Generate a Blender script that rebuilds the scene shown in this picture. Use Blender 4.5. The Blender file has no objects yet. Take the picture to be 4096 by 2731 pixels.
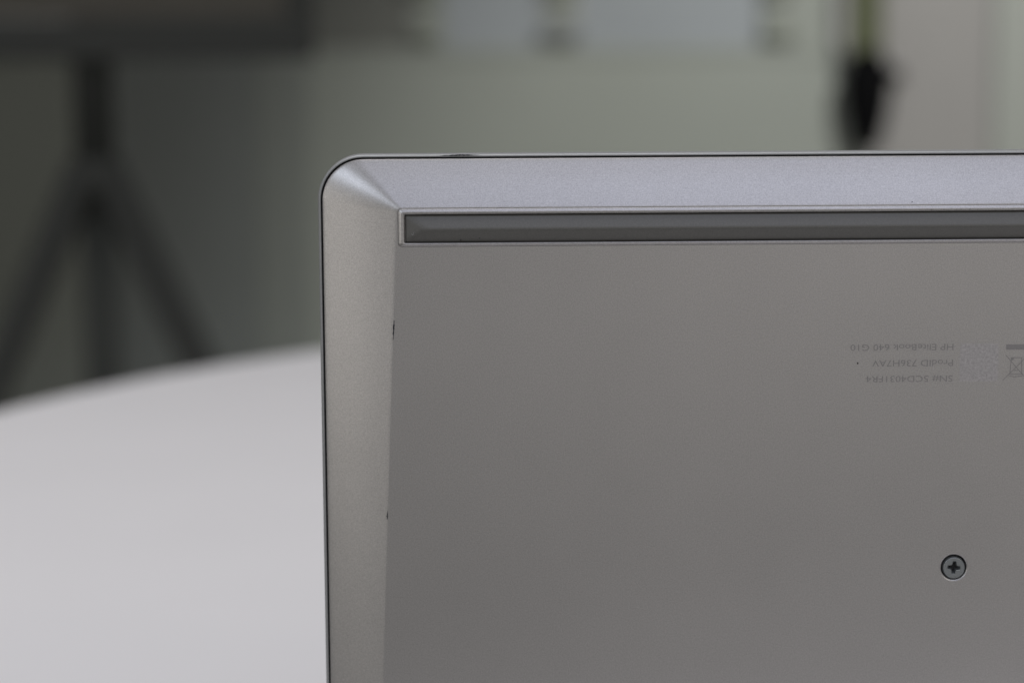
import bpy, bmesh, math, random
from mathutils import Vector, Matrix
from mathutils.geometry import tessellate_polygon

S = bpy.context.scene
C = S.collection
rad = math.radians
MM = 0.001
TABLE_Z = 0.74

# ------------------------------------------------------------------ camera
PITCH, ROLL = rad(8.5), rad(-0.3)
F = Vector((0, math.cos(PITCH), -math.sin(PITCH)))
U0 = Vector((0, math.sin(PITCH), math.cos(PITCH)))
R0 = Vector((1, 0, 0))
R = R0 * math.cos(ROLL) + U0 * math.sin(ROLL)
U = -R0 * math.sin(ROLL) + U0 * math.cos(ROLL)
cam_loc = Vector((0, 0, TABLE_Z + 0.166 + 0.6 * math.sin(PITCH)))
cd = bpy.data.cameras.new('camera')
cam = bpy.data.objects.new('camera', cd)
C.objects.link(cam)
m = Matrix((R, U, -F)).transposed().to_4x4()
m.translation = cam_loc
cam.matrix_world = m
cd.sensor_width = 22.3
cd.lens = 51.2
cd.clip_start = 0.01
cd.clip_end = 60
cd.dof.use_dof = True
cd.dof.focus_distance = 0.597
cd.dof.aperture_fstop = 4.8
cd.dof.aperture_blades = 0
S.camera = cam

# ------------------------------------------------------------------ light
W = bpy.data.worlds.new('World')
S.world = W
W.use_nodes = True
bg = W.node_tree.nodes['Background']
bg.inputs['Color'].default_value = (1.0, 0.985, 0.95, 1)
bg.inputs['Strength'].default_value = 0.27


def area(name, loc, target, sx, sy, power, col, spread=180):
    l = bpy.data.lights.new(name, 'AREA')
    l.shape = 'RECTANGLE'
    l.size, l.size_y = sx, sy
    l.energy = power
    l.color = col
    l.spread = rad(spread)
    o = bpy.data.objects.new(name, l)
    C.objects.link(o)
    o.location = loc
    o.rotation_euler = (Vector(target) - Vector(loc)).to_track_quat('-Z', 'Y').to_euler()
    return o


area('ceiling_light', (0.5, -0.85, 2.6), (0.3, 0.5, 0.7), 1.6, 1.0, 8.0, (0.70, 0.765, 1.0))
area('ceiling_light', (-1.5, -1.5, 2.3), (0.0, 0.6, 0.9), 0.45, 0.45, 9, (0.77, 0.855, 1.0))
area('ceiling_light', (-0.3, 1.1, 2.6), (-0.3, 1.1, 0.7), 1.6, 1.6, 9.8, (0.98, 0.97, 1.0), 110)
area('side_fill', (-2.7, -1.7, 0.98), (0.0, 0.6, 0.9), 1.0, 1.5, 8.4, (1.0, 0.96, 0.90))  # unseen fill lamp added to brighten the laptop's left bevel
area('ceiling_light', (1.9, -1.5, 2.3), (0.1, 0.6, 0.9), 0.5, 0.5, 8, (1.0, 0.95, 0.86))
area('rear_fill', (1.5, -3.2, 0.95), (0.2, 0.6, 0.9), 3.4, 1.5, 8.0, (1.0, 0.95, 0.915))  # unseen fill lamp added behind the camera to lift the underside panel
sp = bpy.data.lights.new('wall_spot', 'SPOT')  # unseen spot added so the back wall fades darker to the left
sp.energy = 185
sp.color = (0.99, 1.0, 0.97)
sp.spot_size = rad(66)
sp.spot_blend = 0.6
sp.shadow_soft_size = 0.15
so = bpy.data.objects.new('wall_spot', sp)
C.objects.link(so)
so.location = (1.35, 2.6, 2.35)
so.rotation_euler = (Vector((1.05, 4.5, 0.65)) - Vector(so.location)).to_track_quat('-Z', 'Y').to_euler()

S.view_settings.view_transform = 'Standard'
S.view_settings.look = 'None'
S.view_settings.exposure = 0
S.view_settings.gamma = 1
S.render.engine = 'CYCLES'
S.cycles.use_denoising = True
S.cycles.max_bounces = 8


# ------------------------------------------------------------------ helpers
def link(name, me, mat, parent=None):
    o = bpy.data.objects.new(name, me)
    C.objects.link(o)
    if mat:
        me.materials.append(mat)
    if parent:
        o.parent = parent
    return o


def mesh(name, verts, faces, mat, parent=None, smooth=False):
    me = bpy.data.meshes.new(name)
    me.from_pydata([tuple(v) for v in verts], [], faces)
    bm = bmesh.new()
    bm.from_mesh(me)
    bmesh.ops.recalc_face_normals(bm, faces=bm.faces)
    bm.to_mesh(me)
    bm.free()
    if smooth:
        me.polygons.foreach_set('use_smooth', [True] * len(me.polygons))
    me.update()
    return link(name, me, mat, parent)


def raw(name, verts, faces, mat, parent=None, smooth=None):
    """keep the winding; smooth = list of bool per face"""
    me = bpy.data.meshes.new(name)
    me.from_pydata([tuple(v) for v in verts], [], faces)
    if smooth is not None:
        me.polygons.foreach_set('use_smooth', smooth)
    me.update()
    return link(name, me, mat, parent)


def box_bm(bm, x0, x1, y0, y1, z0, z1, bev=0.0, seg=2):
    vs = [bm.verts.new(p) for p in ((x0, y0, z0), (x1, y0, z0), (x1, y1, z0), (x0, y1, z0),
                                    (x0, y0, z1), (x1, y0, z1), (x1, y1, z1), (x0, y1, z1))]
    fs = [bm.faces.new([vs[i] for i in f]) for f in
          ((3, 2, 1, 0), (4, 5, 6, 7), (0, 1, 5, 4), (1, 2, 6, 5), (2, 3, 7, 6), (3, 0, 4, 7))]
    if bev:
        es = list({e for f in fs for e in f.edges})
        bmesh.ops.bevel(bm, geom=es, offset=bev, segments=seg, affect='EDGES', profile=0.5)


def box(name, x0, x1, y0, y1, z0, z1, mat, parent=None, bev=0.0, seg=2):
    bm = bmesh.new()
    box_bm(bm, x0, x1, y0, y1, z0, z1, bev, seg)
    me = bpy.data.meshes.new(name)
    bm.to_mesh(me)
    bm.free()
    return link(name, me, mat, parent)


def tube(name, p0, p1, r0, r1, mat, parent=None, n=20):
    p0, p1 = Vector(p0), Vector(p1)
    d = (p1 - p0).normalized()
    a = d.orthogonal().normalized()
    b = d.cross(a)
    vs, fs = [], []
    for p, r in ((p0, r0), (p1, r1)):
        for i in range(n):
            t = 2 * math.pi * i / n
            vs.append(p + (a * math.cos(t) + b * math.sin(t)) * r)
    for i in range(n):
        fs.append((i, (i + 1) % n, n + (i + 1) % n, n + i))
    fs.append(tuple(range(n))[::-1])
    fs.append(tuple(range(n, 2 * n)))
    o = mesh(name, vs, fs, mat, parent)
    o.data.polygons.foreach_set('use_smooth', [len(p.vertices) == 4 for p in o.data.polygons])
    return o


def lathe(name, prof, mat, parent=None, n=96, centre=(0, 0), smooth=True):
    vs, fs = [], []
    k = len(prof)
    for i in range(n):
        t = 2 * math.pi * i / n
        for r, z in prof:
            vs.append((centre[0] + r * math.cos(t), centre[1] + r * math.sin(t), z))
    for i in range(n):
        j = (i + 1) % n
        for q in range(k - 1):
            fs.append((i * k + q, j * k + q, j * k + q + 1, i * k + q + 1))
    fs.append([i * k for i in range(n)])
    fs.append([i * k + k - 1 for i in range(n)])
    o = mesh(name, vs, fs, mat, parent)
    o.data.polygons.foreach_set('use_smooth', [len(p.vertices) == 4 and smooth for p in o.data.polygons])
    return o


def thing(name, label, cat, loc=(0, 0, 0), rz=0, group=None):
    o = bpy.data.objects.new(name, None)
    C.objects.link(o)
    o.location = loc
    o.rotation_euler = (0, 0, rz)
    o.empty_display_size = 0.05
    o['label'] = label
    o['category'] = cat
    if group:
        o['group'] = group
    return o


def material(name, col, rough=0.5, metal=0.0, spec=0.5, noise=None, bump=None, grain=None, coat=0.0):
    """noise=(scale, amount): broad mottling; grain=(scale, amount): fine speckle; bump=(scale, strength, distance)"""
    mt = bpy.data.materials.new(name)
    mt.use_nodes = True
    nt = mt.node_tree
    b = nt.nodes['Principled BSDF']
    b.inputs['Roughness'].default_value = rough
    b.inputs['Metallic'].default_value = metal
    b.inputs['Specular IOR Level'].default_value = spec
    b.inputs['Coat Weight'].default_value = coat
    tc = nt.nodes.new('ShaderNodeTexCoord')
    base = None
    for spec_ in (noise, grain):
        if not spec_:
            continue
        n = nt.nodes.new('ShaderNodeTexNoise')
        n.inputs['Scale'].default_value = spec_[0]
        n.inputs['Detail'].default_value = 3.0 if spec_ is noise else 1.5
        n.inputs['Roughness'].default_value = 0.6
        nt.links.new(tc.outputs['Object'], n.inputs['Vector'])
        mr = nt.nodes.new('ShaderNodeMapRange')
        mr.inputs['From Min'].default_value = 0.25
        mr.inputs['From Max'].default_value = 0.75
        mr.inputs['To Min'].default_value = 1 - spec_[1]
        mr.inputs['To Max'].default_value = 1 + spec_[1]
        nt.links.new(n.outputs['Fac'], mr.inputs['Value'])
        vm = nt.nodes.new('ShaderNodeVectorMath')
        vm.operation = 'SCALE'
        if base is None:
            vm.inputs[0].default_value = col
        else:
            nt.links.new(base, vm.inputs[0])
        nt.links.new(mr.outputs['Result'], vm.inputs['Scale'])
        base = vm.outputs['Vector']
    if base is None:
        b.inputs['Base Color'].default_value = (*col, 1)
    else:
        nt.links.new(base, b.inputs['Base Color'])
    if bump:
        n = nt.nodes.new('ShaderNodeTexNoise')
        n.inputs['Scale'].default_value = bump[0]
        n.inputs['Detail'].default_value = 2.0
        nt.links.new(tc.outputs['Object'], n.inputs['Vector'])
        bp = nt.nodes.new('ShaderNodeBump')
        bp.inputs['Strength'].default_value = bump[1]
        bp.inputs['Distance'].default_value = bump[2]
        nt.links.new(n.outputs['Fac'], bp.inputs['Height'])
        nt.links.new(bp.outputs['Normal'], b.inputs['Normal'])
    return mt


M = {}
M['silver'] = material('silver_paint', (0.418, 0.404, 0.398), 0.36, 0.75, 0.4,
                       noise=(14, 0.045), grain=(3400, 0.19), bump=(3200, 0.2, 0.00004))
M['deck'] = material('deck_silver', (0.32, 0.325, 0.325), 0.45, 0.3, 0.4, grain=(2600, 0.1))
M['rubber'] = material('grey_rubber', (0.105, 0.102, 0.095), 0.4, 0, 0.5, grain=(2600, 0.12), bump=(2500, 0.15, 0.00004))
M['black'] = material('black_parts_and_shade', (0.006, 0.006, 0.008), 0.7)
M['steel'] = material('dark_steel', (0.26, 0.276, 0.286), 0.36, 0.8, grain=(3000, 0.08))
M['print'] = material('etched_print', (0.282, 0.274, 0.278), 0.48, 0.75, grain=(2600, 0.12))
M['etch'] = material('etched_patch', (0.425, 0.41, 0.42), 0.42, 0.75, noise=(1500, 0.2), grain=(2600, 0.14))
M['chip'] = material('chipped_edge', (0.012, 0.013, 0.02), 0.6)
M['speck'] = material('dark_speck', (0.015, 0.015, 0.015), 0.8)
M['fibre'] = material('pale_fibre', (0.45, 0.45, 0.45), 0.8)
M['glass'] = material('screen_glass', (0.01, 0.01, 0.012), 0.12)
M['table'] = material('white_laminate', (0.75, 0.735, 0.738), 0.42, 0, 0.4, noise=(9, 0.012), bump=(700, 0.08, 0.0001))
M['leg'] = material('painted_steel', (0.3, 0.3, 0.3), 0.4)
M['wall'] = material('green_grey_paint', (0.33, 0.345, 0.31), 0.7, noise=(3, 0.03), bump=(300, 0.1, 0.0005))
M['shade_dark'] = material('wall_shade_dark', (0.235, 0.25, 0.24), 0.6, noise=(3, 0.04))  # dark grey for the shade strip and the light-blocking side wall
M['shade_mid'] = material('wall_shade_mid', (0.265, 0.28, 0.258), 0.6, noise=(3, 0.04))  # half tone that softens the edge of the painted shade
M['pane'] = material('pale_blue_pane', (0.33, 0.35, 0.366), 0.45, noise=(4, 0.04))
M['frosted'] = material('frosted_pane', (0.16, 0.162, 0.145), 0.5, noise=(4, 0.05))
M['bracket'] = material('grey_bracket', (0.2, 0.21, 0.215), 0.5)
M['bracketg'] = material('green_grey_bracket', (0.25, 0.265, 0.22), 0.5)
M['door'] = material('pinkish_grey_door', (0.295, 0.281, 0.270), 0.6, noise=(5, 0.05))
M['frame'] = material('pale_grey_frame', (0.325, 0.335, 0.305), 0.6)
M['floor'] = material('grey_floor', (0.22, 0.22, 0.20), 0.6, noise=(2, 0.05))
M['stand'] = material('black_stand_paint', (0.052, 0.054, 0.05), 0.75, 0, 0.25)
M['stand_lit'] = material('lit_stand_paint', (0.10, 0.105, 0.097), 0.75, 0, 0.25)  # lighter copy of the stand paint, for the more brightly lit rear leg
M['board'] = material('dark_brown_board', (0.078, 0.071, 0.057), 0.7, noise=(6, 0.1))
M['strap'] = material('olive_webbing', (0.095, 0.103, 0.058), 0.9, bump=(800, 0.4, 0.001))
M['pouch'] = material('black_cloth', (0.003, 0.003, 0.0035), 0.9, 0, 0.1)

# ------------------------------------------------------------------ the room
box('floor', -6, 6, -4, 7, -0.1, 0, M['floor'])['kind'] = 'structure'
WY = 4.5
wall = box('wall', -5, 0.665, WY, WY + 0.12, 0, 0.865, M['wall'])
wall['kind'] = 'structure'
box('ledge', -5, 0.63, WY - 0.004, WY + 0.12, 0.866, 0.884, M['wall'], wall, 0.002)
box('wall', 1.405, 6, WY, WY + 0.12, 0, 2.7, M['wall'])['kind'] = 'structure'
side = box('side_blocker', -1.85, -1.73, 2.9, WY - 0.002, 0, 2.7, M['shade_dark'])  # unseen dark wall added to keep ambient light off the left background
side['kind'] = 'structure'
box('wall_shade_strip', -0.76, -0.49, WY - 0.02, WY - 0.001, 0, 2.6, M['shade_dark'], wall, 0.003)  # dark strip standing for the soft shadow on the wall
box('shade_edge_strip', -0.489, -0.385, WY - 0.018, WY - 0.001, 0, 2.6, M['shade_mid'], wall, 0.003)  # mid-grey strip painting the shadow's fade to the right
ceil_block = box('ceiling_blocker', -5, 5, 1.9, 6.8, 2.71, 2.8, M['frame'])  # unseen slab added to block ambient light from above the back wall
ceil_block['kind'] = 'structure'
for x0, x1, mt in ((-0.425, -0.19, 'frosted'), (-0.126, 0.062, 'pane'), (0.132, 0.475, 'pane'), (0.545, 0.62, 'wall')):
    box('window_pane', x0, x1, WY + 0.014, WY + 0.03, 0.885, 2.4, M[mt], wall)
for xc in (-0.158, 0.097, 0.51):
    box('window_post', xc - 0.03, xc + 0.03, WY + 0.01, WY + 0.09, 0.885, 2.4, M['wall'], wall, 0.003)
for xc, w_, mt in ((-0.158, 0.022, 'bracketg'), (0.097, 0.034, 'bracket'), (0.51, 0.028, 'bracketg')):
    box('bracket', xc - w_, xc + w_, WY - 0.012, WY + 0.009, 0.90, 0.928, M[mt], wall, 0.004)
for xc, w_ in ((0.097, 0.028), (0.51, 0.022), (-0.158, 0.025)):
    box('hinge', xc - w_, xc + w_, WY - 0.012, WY + 0.009, 0.975, 1.02, M['bracketg'], wall, 0.004)

d = thing('door', 'pinkish grey door panel in the right background behind the hanging black pouch', 'door', (0.80, WY, 0))
box('door_leaf', -0.115, 0.1178, 0.0, 0.05, 0.005, 2.1, M['door'], d, 0.003)
box('door_frame', 0.118, 0.60, -0.01, 0.09, 0, 2.2, M['frame'], d, 0.004)
box('hinge_stile', -0.134, -0.117, 0.0, 0.06, 0, 2.1, M['wall'], d, 0.003)

# hanging pouch on an olive strap
h = thing('hanging_pouch', 'black tapering pouch hanging from an olive green strap beside the pinkish door', 'pouch', (0.672, WY - 0.05, 0.70))
box('strap', -0.040, 0.028, -0.004, 0.004, 0.17, 0.80, M['strap'], h, 0.002)
prof = [(0.008, -0.010), (0.019, 0.0), (0.028, 0.03), (0.035, 0.07), (0.038, 0.11), (0.035, 0.14), (0.026, 0.165), (0.016, 0.18)]
o = lathe('pouch_body', prof, M['pouch'], h, 32)
o.scale = (1.2, 0.8, 1.0)
box('pouch_flap', 0.0, 0.062, -0.02, 0.018, 0.115, 0.145, M['pouch'], h, 0.008, 3)
tube('strap_hook', (0, 0.05, 0.79), (0, -0.01, 0.79), 0.006, 0.006, M['leg'], h, 10)

# dark tripod stand with a board
st = thing('tripod_stand', 'dark tripod stand with splayed legs carrying a board, behind the table on the left', 'tripod stand', (-0.495, 2.8, 0))
tube('column', (0, 0, 0.755), (0, 0, 1.5), 0.024, 0.024, M['stand'], st)
tube('collar', (0, 0, 0.752), (0, 0, 0.80), 0.028, 0.026, M['stand'], st)
for a, sp, lr in ((200, 0.37, 0.0215), (-17, 0.40, 0.0215), (99, 0.42, 0.0235)):
    ca, sa = math.cos(rad(a)), math.sin(rad(a))
    lg = tube('leg', (0.012 * ca, 0.012 * sa, 0.79), (sp * ca, sp * sa, 0.012), lr, lr - 0.002, M['stand' if a != 99 else 'stand_lit'], st)  # rear leg has its brighter light put into the colour
    tube('leg_foot', (sp * ca, sp * sa, 0), (sp * ca * 0.985, sp * sa * 0.985, 0.035), 0.028, 0.027, M['black'], lg)
    if a == 200:
        q = 0.36
        tube('leg_clamp', (0.012 * ca + (sp - .012) * ca * q, (sp) * sa * q, 0.79 - 0.778 * q),
             (0.012 * ca + (sp - .012) * ca * (q + .06), sp * sa * (q + .06), 0.79 - 0.778 * (q + .06)), 0.031, 0.031, M['black'], lg)
box('board', -0.70, 0.235, -0.030, -0.018, 0.965, 1.75, M['board'], st)
box('board_rail', -0.73, 0.265, -0.045, -0.012, 0.916, 0.964, M['stand'], st, 0.004)
box('board_upright', 0.236, 0.265, -0.045, -0.012, 0.965, 1.75, M['stand'], st, 0.004)

# ------------------------------------------------------------------ table
TC, TR = (0.352, 1.115), 0.742
t = thing('round_table', 'large round white laminate table that the laptop stands on', 'table', (TC[0], TC[1], 0))
lathe('table_top', [(TR - 0.03, TABLE_Z - 0.026), (TR - 0.004, TABLE_Z - 0.025), (TR, TABLE_Z - 0.021), (TR, TABLE_Z - 0.006),
                    (TR - 0.002, TABLE_Z - 0.002), (TR - 0.006, TABLE_Z)], M['table'], t, 160)
lathe('pedestal', [(0.05, 0.03), (0.05, TABLE_Z - 0.028)], M['leg'], t, 40)
lathe('table_base', [(0.34, 0), (0.34, 0.012), (0.06, 0.031)], M['leg'], t, 64)

# ------------------------------------------------------------------ laptop (local mm: x right, y away from the camera, z up; z0 = table)
YAW = rad(1.0)
P0 = cam_loc + 0.6 * F
lap = thing('laptop', 'silver laptop standing upright on the white table with its underside facing out', 'laptop',
            (P0.x, P0.y, TABLE_Z), YAW)
ZO = 166.0                                # height of the local origin over the table


def L(x, y, z):
    return Vector((x * MM, y * MM, (z + ZO) * MM))


XL, XR = -49.3, 272.7                     # outer left, right of the deck
XC = (XL + XR) / 2
ZT, ZB = 47.2, -163.0


def rrect(x0, x1, z0, z1, rt, rb=None, n=14, x0b=None, x1b=None):
    """rounded rectangle, counted from the left side at the top-left corner, clockwise; x0b/x1b: other x at the bottom"""
    rb = rt if rb is None else rb
    x0b = x0 if x0b is None else x0b
    x1b = x1 if x1b is None else x1b
    pts = []
    for cx, cz, a0, r in ((x0 + rt, z1 - rt, 180, rt), (x1 - rt, z1 - rt, 90, rt), (x1b - rb, z0 + rb, 0, rb), (x0b + rb, z0 + rb, -90, rb)):
        for i in range(n + 1):
            a = rad(a0 - 90 * i / n)
            pts.append((cx + r * math.cos(a), cz + r * math.sin(a)))
    return pts


def loft(rings, verts, faces, closed=True, off=None):
    """rings: lists of Vector; quads between successive rings"""
    base = len(verts)
    n = len(rings[0])
    for r in rings:
        verts.extend(r)
    for k in range(len(rings) - 1):
        for i in range(n):
            j = (i + 1) % n
            faces.append((base + k * n + i, base + (k + 1) * n + i, base + (k + 1) * n + j, base + k * n + j))


# --- bottom cover: lofted bevel + flat panel with the foot pocket and the screw hole
outer = rrect(-48.12, 2 * XC + 48.12, -162.0, 46.2, 10.6, 6)
crease = rrect(-28.95, 2 * XC + 28.95, -150.0, 34.3, 1.1, 1.1, x0b=-36.5, x1b=2 * XC + 36.5)
DEP = 6.6
FX0, FX1, FZ0, FZ1 = -27.1, 2 * XC + 27.1, 25.4, 32.62
frame_out = rrect(-28.75, 2 * XC + 28.75, 24.4, 34.12, 1.0)
SCX, SCZ = 114.5, -60.15
HOLE_N = 48
hole = [(SCX + 3.80 * math.cos(2 * math.pi * i / HOLE_N), SCZ + 3.80 * math.sin(2 * math.pi * i / HOLE_N)) for i in range(HOLE_N)]
verts, faces = [], []
rings = [[L(x, DEP + 1.6, z) for x, z in outer]]
for s in (0.0, 0.004, 0.012, 0.03, 0.1, 0.2, 0.3, 0.4, 0.5, 0.6, 0.7, 0.8, 0.88, 0.94, 0.965, 0.98, 0.992, 1.0):
    y = DEP * (1 - s) - 0.28 * math.sin(math.pi * s)
    if s < 0.03:
        y += 0.08 * (1 - s / 0.03) ** 2
    if s > 0.965:
        y += 0.02 * ((s - 0.965) / 0.035) ** 2
    rings.append([L(xo + (xi - xo) * s, y, zo + (zi - zo) * s) for (xo, zo), (xi, zi) in zip(outer, crease)])
loft(rings, verts, faces)
nsm = len(faces)
yp = 0.02
polys = [crease, frame_out, hole]
tri = tessellate_polygon([[Vector((x, z, 0)) for x, z in p] for p in polys])
base = len(verts)
for p in polys:
    verts.extend(L(x, yp, z) for x, z in p)
for a, b_, c in tri:
    pa, pb, pc = verts[base + a], verts[base + b_], verts[base + c]
    nrm = (pb - pa).cross(pc - pa)
    if nrm.length < 1e-14:
        continue
    faces.append((base + a, base + b_, base + c) if nrm.y < 0 else (base + a, base + c, base + b_))
# chamfered lip and wall of the screw hole
npl = len(faces)
hr = []
for r, y in ((3.80, 0.0), (3.73, 0.015), (3.44, 0.18), (3.37, 0.26), (3.34, 0.6), (3.32, 2.2)):
    hr.append([L(SCX + r * math.cos(2 * math.pi * i / HOLE_N), y, SCZ + r * math.sin(2 * math.pi * i / HOLE_N)) for i in range(HOLE_N)])
hr[0] = [L(x, yp, z) for x, z in hole]
loft(hr, verts, faces)
cover = raw('bottom_cover', verts, faces, M['silver'], lap, [True] * nsm + [False] * (npl - nsm) + [True] * (len(faces) - npl))
bm = bmesh.new()
bm.from_mesh(cover.data)
bmesh.ops.recalc_face_normals(bm, faces=[f for f in bm.faces])
for f in bm.faces:                        # flat panel must face the camera
    if f.normal.y > 0.5:
        f.normal_flip()
bm.to_mesh(cover.data)
bm.free()

# --- raised frame round the long foot
FO = (-28.75, 2 * XC + 28.75, 24.4, 34.12)
FI = (FX0, FX1, FZ0, FZ1)
rings = []
for s, y in ((-0.02, 0.55), (0.0, 0.22), (0.035, 0.03), (0.09, -0.05), (0.52, -0.40), (0.60, -0.435), (0.68, -0.44), (0.88, -0.40), (0.94, -0.34), (0.985, -0.16), (1.0, 0.3), (1.0, 1.9)):
    q = [a + (b_ - a) * s for a, b_ in zip(FO, FI)]
    rings.append([L(x, y, z) for x, z in rrect(q[0], q[1], q[2], q[3], 1.0 - 0.62 * min(max(s, 0), 1), n=8)])
verts, faces = [], []
loft(rings, verts, faces)
n_ = len(rings[0])
faces.append(tuple(range(len(verts) - n_, len(verts))))
ff = mesh('foot_frame', verts, faces, M['silver'], cover)
ff.data.polygons.foreach_set('use_smooth', [len(p.vertices) == 4 for p in ff.data.polygons])

# --- long rubber foot: a hipped strip
gx0, gx1, gz0, gz1 = FX0 + 0.22, FX1 - 0.22, FZ0 + 0.14, FZ1 - 0.2
xs = [gx0 + (i / 26) ** 1.5 * 12 for i in range(27)]
xs += [gx0 + 12 + (gx1 - gx0 - 24) * i / 30 for i in range(1, 30)]
xs += [gx1 - (i / 26) ** 1.5 * 12 for i in range(26, -1, -1)]
NZ = 30
zs = [gz0 + (gz1 - gz0) * i / NZ for i in range(NZ + 1)]
verts, faces = [], []


def softmin(vals, k):
    mn = min(vals)
    return mn - k * math.log(sum(math.exp(-(v - mn) / k) for v in vals))


for x in xs:
    for z in zs:
        hgt = softmin([(z - gz0) / 3.35, (gz1 - z) / 3.55, (x - gx0) / 5.2, (gx1 - x) / 5.2], 0.11)
        dd = min(z - gz0, gz1 - z, x - gx0, gx1 - x)
        edge = 0.22 * max(0, 1 - dd / 0.25) ** 2
        verts.append(L(x, 0.34 - 1.8 * hgt + edge, z))
k = NZ + 1
for i in range(len(xs) - 1):
    for j in range(NZ):
        faces.append((i * k + j, (i + 1) * k + j, (i + 1) * k + j + 1, i * k + j + 1))
# skirt
rim_idx = [i * k for i in range(len(xs))] + [(len(xs) - 1) * k + j for j in range(1, k)] + \
          [i * k + NZ for i in range(len(xs) - 2, -1, -1)] + [j for j in range(NZ - 1, 0, -1)]
b0 = len(verts)
for i in rim_idx:
    verts.append(verts[i] + Vector((0, 1.3 * MM, 0)))
for i in range(len(rim_idx)):
    j = (i + 1) % len(rim_idx)
    faces.append((rim_idx[i], b0 + i, b0 + j, rim_idx[j]))
foot = mesh('rubber_foot', verts, faces, M['rubber'], cover)
foot.data.polygons.foreach_set('use_smooth', [i < len(faces) - len(rim_idx) for i in range(len(faces))])

# --- deck shell (its rim shows round the seam) and the dark seam
verts, faces = [], []
rings = []
for ins, y in ((0.78, 10.0), (0.72, 6.95), (0.66, 6.72), (0.50, 6.62), (0.30, 6.72), (0.10, 7.0), (0.0, 7.5), (0.0, 12.0), (0.25, 13.2), (0.9, 13.8), (2.0, 14.0)):
    rings.append([L(x, y, z) for x, z in rrect(XL + ins, XR - ins, ZB + ins, ZT + 0.12 - ins, 11.6 - ins, 7 - ins)])
loft(rings, verts, faces)
n_ = len(rings[0])
faces.append(tuple(range(len(verts) - n_, len(verts))))
dk = mesh('deck', verts, faces, M['deck'], lap)
dk.data.polygons.foreach_set('use_smooth', [len(p.vertices) == 4 for p in dk.data.polygons])
verts, faces = [], []
loft([[L(x, 8.1, z) for x, z in rrect(XL + 0.74, XR - 0.74, ZB + 0.74, ZT + 0.12 - 0.74, 10.9, 6.3)],
      [L(x, 8.1, z) for x, z in rrect(-47.6, 2 * XC + 47.6, -161.3, 45.7, 10.0, 5.5)]], verts, faces)
mesh('seam_shade', verts, faces, M['black'], dk)  # black ring painting the shade deep in the seam gap

# --- lid lying on the table behind, joined by two hinges
lid = mesh('lid', *(lambda r: (r[0], r[1]))((lambda: (lambda v, f: (loft([[Vector((x * MM, (y + 17) * MM, zz * MM)) for x, y in rrect(XL + i_, XR - i_, 0 + i_, 208 - i_, 11 - i_, 4)]
           for i_, zz in ((2.0, 0.0), (0.4, 0.5), (0.0, 1.5), (0.0, 5.0), (0.5, 6.0), (1.5, 6.2))], v, f),
           f.append(tuple(range(len(v) - 60, len(v)))), f.append(tuple(range(60))), (v, f))[-1])([], []))()), M['deck'], lap)
box('screen', (XL + 8) * MM, (XR - 8) * MM, 30 * MM, 215 * MM, 6.1 * MM, 6.5 * MM, M['glass'], lid)
for xc in (-5, 228):
    tube('hinge', ((xc - 22) * MM, 15.5 * MM, 4.0 * MM), ((xc + 22) * MM, 15.5 * MM, 4.0 * MM), 0.0035, 0.0035, M['black'], lap, 16)

# --- screw in its recess
sx, sz = SCX + 0.08, SCZ - 0.22
SN = 64


def circ(r, y, n=SN, cx=sx, cz=sz):
    return [L(cx + r * math.cos(2 * math.pi * i / n), y, cz + r * math.sin(2 * math.pi * i / n)) for i in range(n)]


def cross(w, l, tilt=5.0, fl=0.5):
    """outline of a Phillips slot with filleted inner corners"""
    pts = []
    for q in range(4):
        arm = [(l, -w), (l, w), (w + fl, w * 1.22), (w + fl * 0.42, w + fl * 0.42)]
        a = rad(90 * q - tilt)
        for px, pz in arm:
            pts.append((sx + px * math.cos(a) - pz * math.sin(a), sz + 0.12 + px * math.sin(a) + pz * math.cos(a)))
    return pts


verts, faces = [], []
loft([circ(3.05, 2.0), circ(3.04, 0.9), circ(2.98, 0.62), circ(2.80, 0.24), circ(2.74, 0.10), circ(2.66, 0.07)], verts, faces)
n1 = len(faces)
c0 = cross(0.46, 1.74)
face_loop = [(sx + 2.66 * math.cos(2 * math.pi * i / SN), sz + 2.66 * math.sin(2 * math.pi * i / SN)) for i in range(SN)]
tri = tessellate_polygon([[Vector((x, z, 0)) for x, z in p] for p in (face_loop, c0)])
base = len(verts)
verts += [L(x, 0.07, z) for x, z in face_loop + c0]
faces += [(base + a, base + b_, base + c) for a, b_, c in tri]
c1 = cross(0.40, 1.64)
c2 = cross(0.30, 1.15, fl=0.25)
loft([[L(x, 0.07, z) for x, z in c0], [L(x, 0.17, z) for x, z in c1], [L(x, 1.3, z) for x, z in c2]], verts, faces)
faces.append(tuple(range(len(verts) - len(c2), len(verts))))
sc = mesh('screw', verts, faces, M['steel'], cover)
sc.data.polygons.foreach_set('use_smooth', [i < n1 for i in range(len(faces))])
mesh('slot_floor', [L(x, 1.28, z) for x, z in c2], [tuple(range(len(c2)))], M['black'], sc)
mesh('recess_floor', circ(3.33, 1.9, cx=SCX, cz=SCZ), [tuple(range(SN))], M['black'], cover)

# --- etched lettering (upside down, as it stands in the photograph)
dg = None
YP = -0.025


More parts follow.
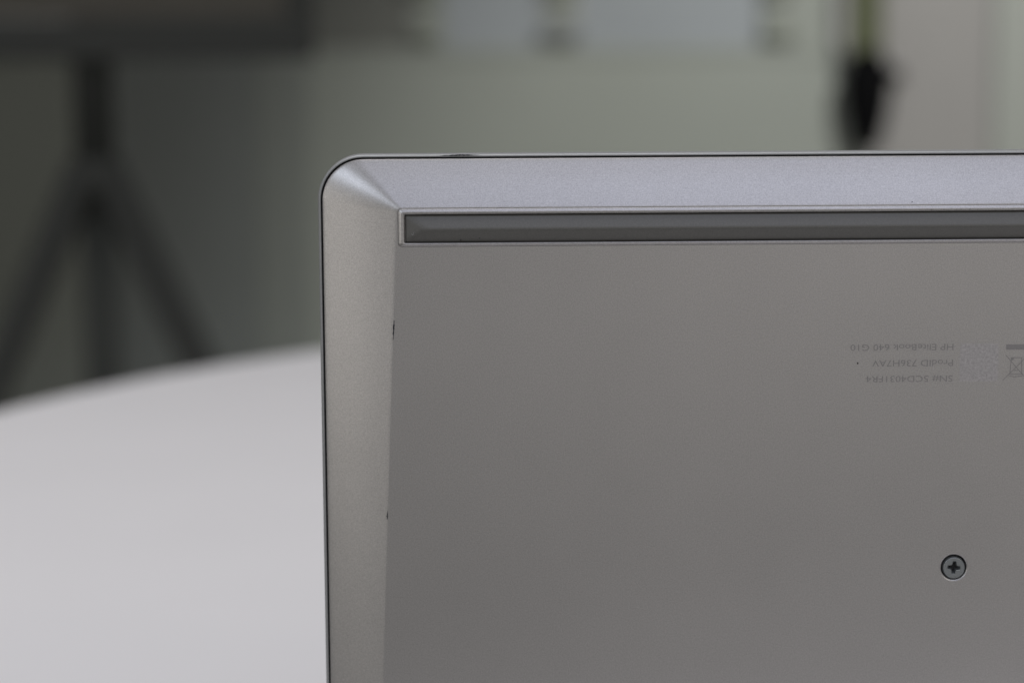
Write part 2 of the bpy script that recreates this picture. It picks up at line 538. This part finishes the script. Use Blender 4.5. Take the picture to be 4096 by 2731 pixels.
def lettering(txt, x_right, x_left, z_base, z_top, shear=0.0):
    cu = bpy.data.curves.new('lettering', 'FONT')
    cu.body = txt
    cu.size = 1.0
    cu.resolution_u = 3
    tmp = bpy.data.objects.new('lettering_source', cu)
    C.objects.link(tmp)
    bpy.context.view_layer.update()
    dgr = bpy.context.evaluated_depsgraph_get()
    me = bpy.data.meshes.new_from_object(tmp.evaluated_get(dgr))
    bpy.data.objects.remove(tmp)
    bpy.data.curves.remove(cu)
    xs_ = [v.co.x for v in me.vertices]
    x0, x1 = min(xs_), max(xs_)
    cap = 0.729                              # cap height of the built-in font at size 1
    for v in me.vertices:
        u = (v.co.x - x0) / (x1 - x0)
        w = v.co.y / cap
        v.co = L(x_right + (x_left - x_right) * u, YP, z_base + (z_top - z_base) * w)
    me.materials.clear()
    return link('printed_text', me, M['print'], cover)


lettering('HP EliteBook 640 G10', 113.1, 86.65, -1.5, -3.2)
lettering('ProdID 736H7AV', 113.05, 92.3, -5.6, -7.35)
lettering('SN# 5CD4031FR4', 113.05, 90.8, -9.7, -11.4)


def quad_strip(pts, w):
    vs, fs = [], []
    for (x0, z0), (x1, z1) in pts:
        dx, dz = x1 - x0, z1 - z0
        l = math.hypot(dx, dz)
        nx, nz = -dz / l * w / 2, dx / l * w / 2
        b = len(vs)
        off = -0.002 * len(fs)
        vs += [L(x0 + nx, YP + off, z0 + nz), L(x1 + nx, YP + off, z1 + nz), L(x1 - nx, YP + off, z1 - nz), L(x0 - nx, YP + off, z0 - nz)]
        fs.append((b, b + 1, b + 2, b + 3))
    return vs, fs


# blank pale patch (its code is left out), bar and crossed-out bin beside it
mesh('etched_patch', [L(114.85, YP, -1.5), L(124.7, YP, -1.5), L(124.7, YP, -11.3), L(114.85, YP, -11.3)], [(0, 1, 2, 3)], M['etch'], cover)
mesh('printed_bar', [L(126.65, YP, -1.75), L(132.1, YP, -1.75), L(132.1, YP, -3.15), L(126.65, YP, -3.15)], [(0, 1, 2, 3)], M['print'], cover)
bx, bz = 129.35, -7.6
seg = [((bx - 2.75, bz + 3.1), (bx + 2.75, bz - 3.2)), ((bx - 3.3, bz - 3.4), (bx + 2.6, bz + 2.6)),
       ((bx - 1.25, bz + 2.4), (bx + 1.35, bz + 2.4)), ((bx - 1.25, bz + 2.4), (bx - 1.6, bz - 1.9)), ((bx + 1.35, bz + 2.4), (bx + 1.5, bz - 1.9)),
       ((bx - 1.9, bz - 1.9), (bx + 1.85, bz - 1.9)), ((bx - 1.7, bz - 2.35), (bx - 0.4, bz - 2.6)), ((bx - 0.4, bz - 2.6), (bx + 1.6, bz - 2.35)),
       ((bx - 0.6, bz - 0.9), (bx + 0.5, bz - 0.9))]
vs, fs = quad_strip(seg, 0.2)
b = len(vs)
vs += [L(bx - 1.5, YP - 0.03, bz + 2.45), L(bx - 0.55, YP - 0.03, bz + 2.45), L(bx - 0.75, YP - 0.03, bz + 1.75), L(bx - 1.3, YP - 0.03, bz + 1.7)]
fs.append((b, b + 1, b + 2, b + 3))
mesh('bin_symbol', vs, fs, M['print'], cover)

# --- wear: chips, specks, a fibre
rnd = random.Random(4)


def jag(name, p0, p1, w, y, mat, parent, n=14, taper=True, y1=None):
    """an irregular sliver from p0 to p1 (x, z)"""
    y1 = y if y1 is None else y1
    dx, dz = p1[0] - p0[0], p1[1] - p0[1]
    l = math.hypot(dx, dz)
    nx, nz = -dz / l, dx / l
    up, dn = [], []
    for i in range(n + 1):
        u = i / n
        env = (math.sin(math.pi * min(max(u, 0.03), 0.97)) ** 0.6 if taper else 1) * w / 2
        for lst, sg in ((up, 1), (dn, -1)):
            ww = env * rnd.uniform(0.35, 1.25) * sg
            yy = y + (y1 - y) * u
            lst.append(L(p0[0] + dx * u + nx * ww, yy, p0[1] + dz * u + nz * ww))
    vs = up + dn
    fs = [(i, i + 1, n + 2 + i, n + 1 + i) for i in range(n)]
    return mesh(name, vs, fs, mat, parent)


jag('paint_chip', (-18.1, 47.03), (-8.0, 47.1), 0.34, 6.5, M['chip'], dk, 26)
jag('paint_chip', (-14.6, 47.12), (-11.2, 47.16), 0.34, 6.47, M['chip'], dk, 10)
jag('edge_mark', (-29.98, 5.7), (-30.32, 0.6), 0.42, -0.07, M['chip'], cover, 12)
jag('edge_mark', (-32.33, -43.9), (-32.42, -46.1), 0.34, -0.07, M['chip'], cover, 8)
for x, z, r in ((88.57, -6.34, 0.26), (101.73, 35.0, 0.14)):
    mesh('speck', [L(x + r * rnd.uniform(.7, 1.2) * math.cos(i * 0.7854), -0.06 if z < 30 else -0.05, z + r * rnd.uniform(.7, 1.2) * math.sin(i * 0.7854)) for i in range(8)],
         [tuple(range(8))], M['speck'], cover)
for x, z in ((-12.9, 26.05), (-8.1, 26.55)):
    mesh('speck', [L(x + 0.2 * rnd.uniform(.7, 1.2) * math.cos(i * 0.7854), -0.23, z + 0.17 * math.sin(i * 0.7854)) for i in range(8)],
         [tuple(range(8))], M['speck'], foot)
for i, x in enumerate((106.2, 109.6, 112.9, 114.0, 116.1, 118.2)):
    jag('paint_chip', (x, 33.02), (x + rnd.uniform(0.3, 0.9), 33.05), 0.16, -0.47, M['speck'], ff, 5)
jag('fibre', (-25.35, 27.75), (-24.85, 27.45), 0.08, -0.42, M['fibre'], foot, 5)
jag('fibre', (-24.85, 27.45), (-24.72, 28.3), 0.06, -0.45, M['fibre'], foot, 5)
for x, z, dx, dz in ((38.9, 16.2, 0.05, -0.7), (71.0, -34.0, 0.3, 0.2), (20.5, -58.0, -0.25, 0.3), (96.0, -75.0, 0.35, -0.1), (60.4, 6.0, 0.2, 0.25)):
    jag('fibre', (x, z), (x + dx, z + dz), 0.11, -0.04, M['fibre'], cover, 4)
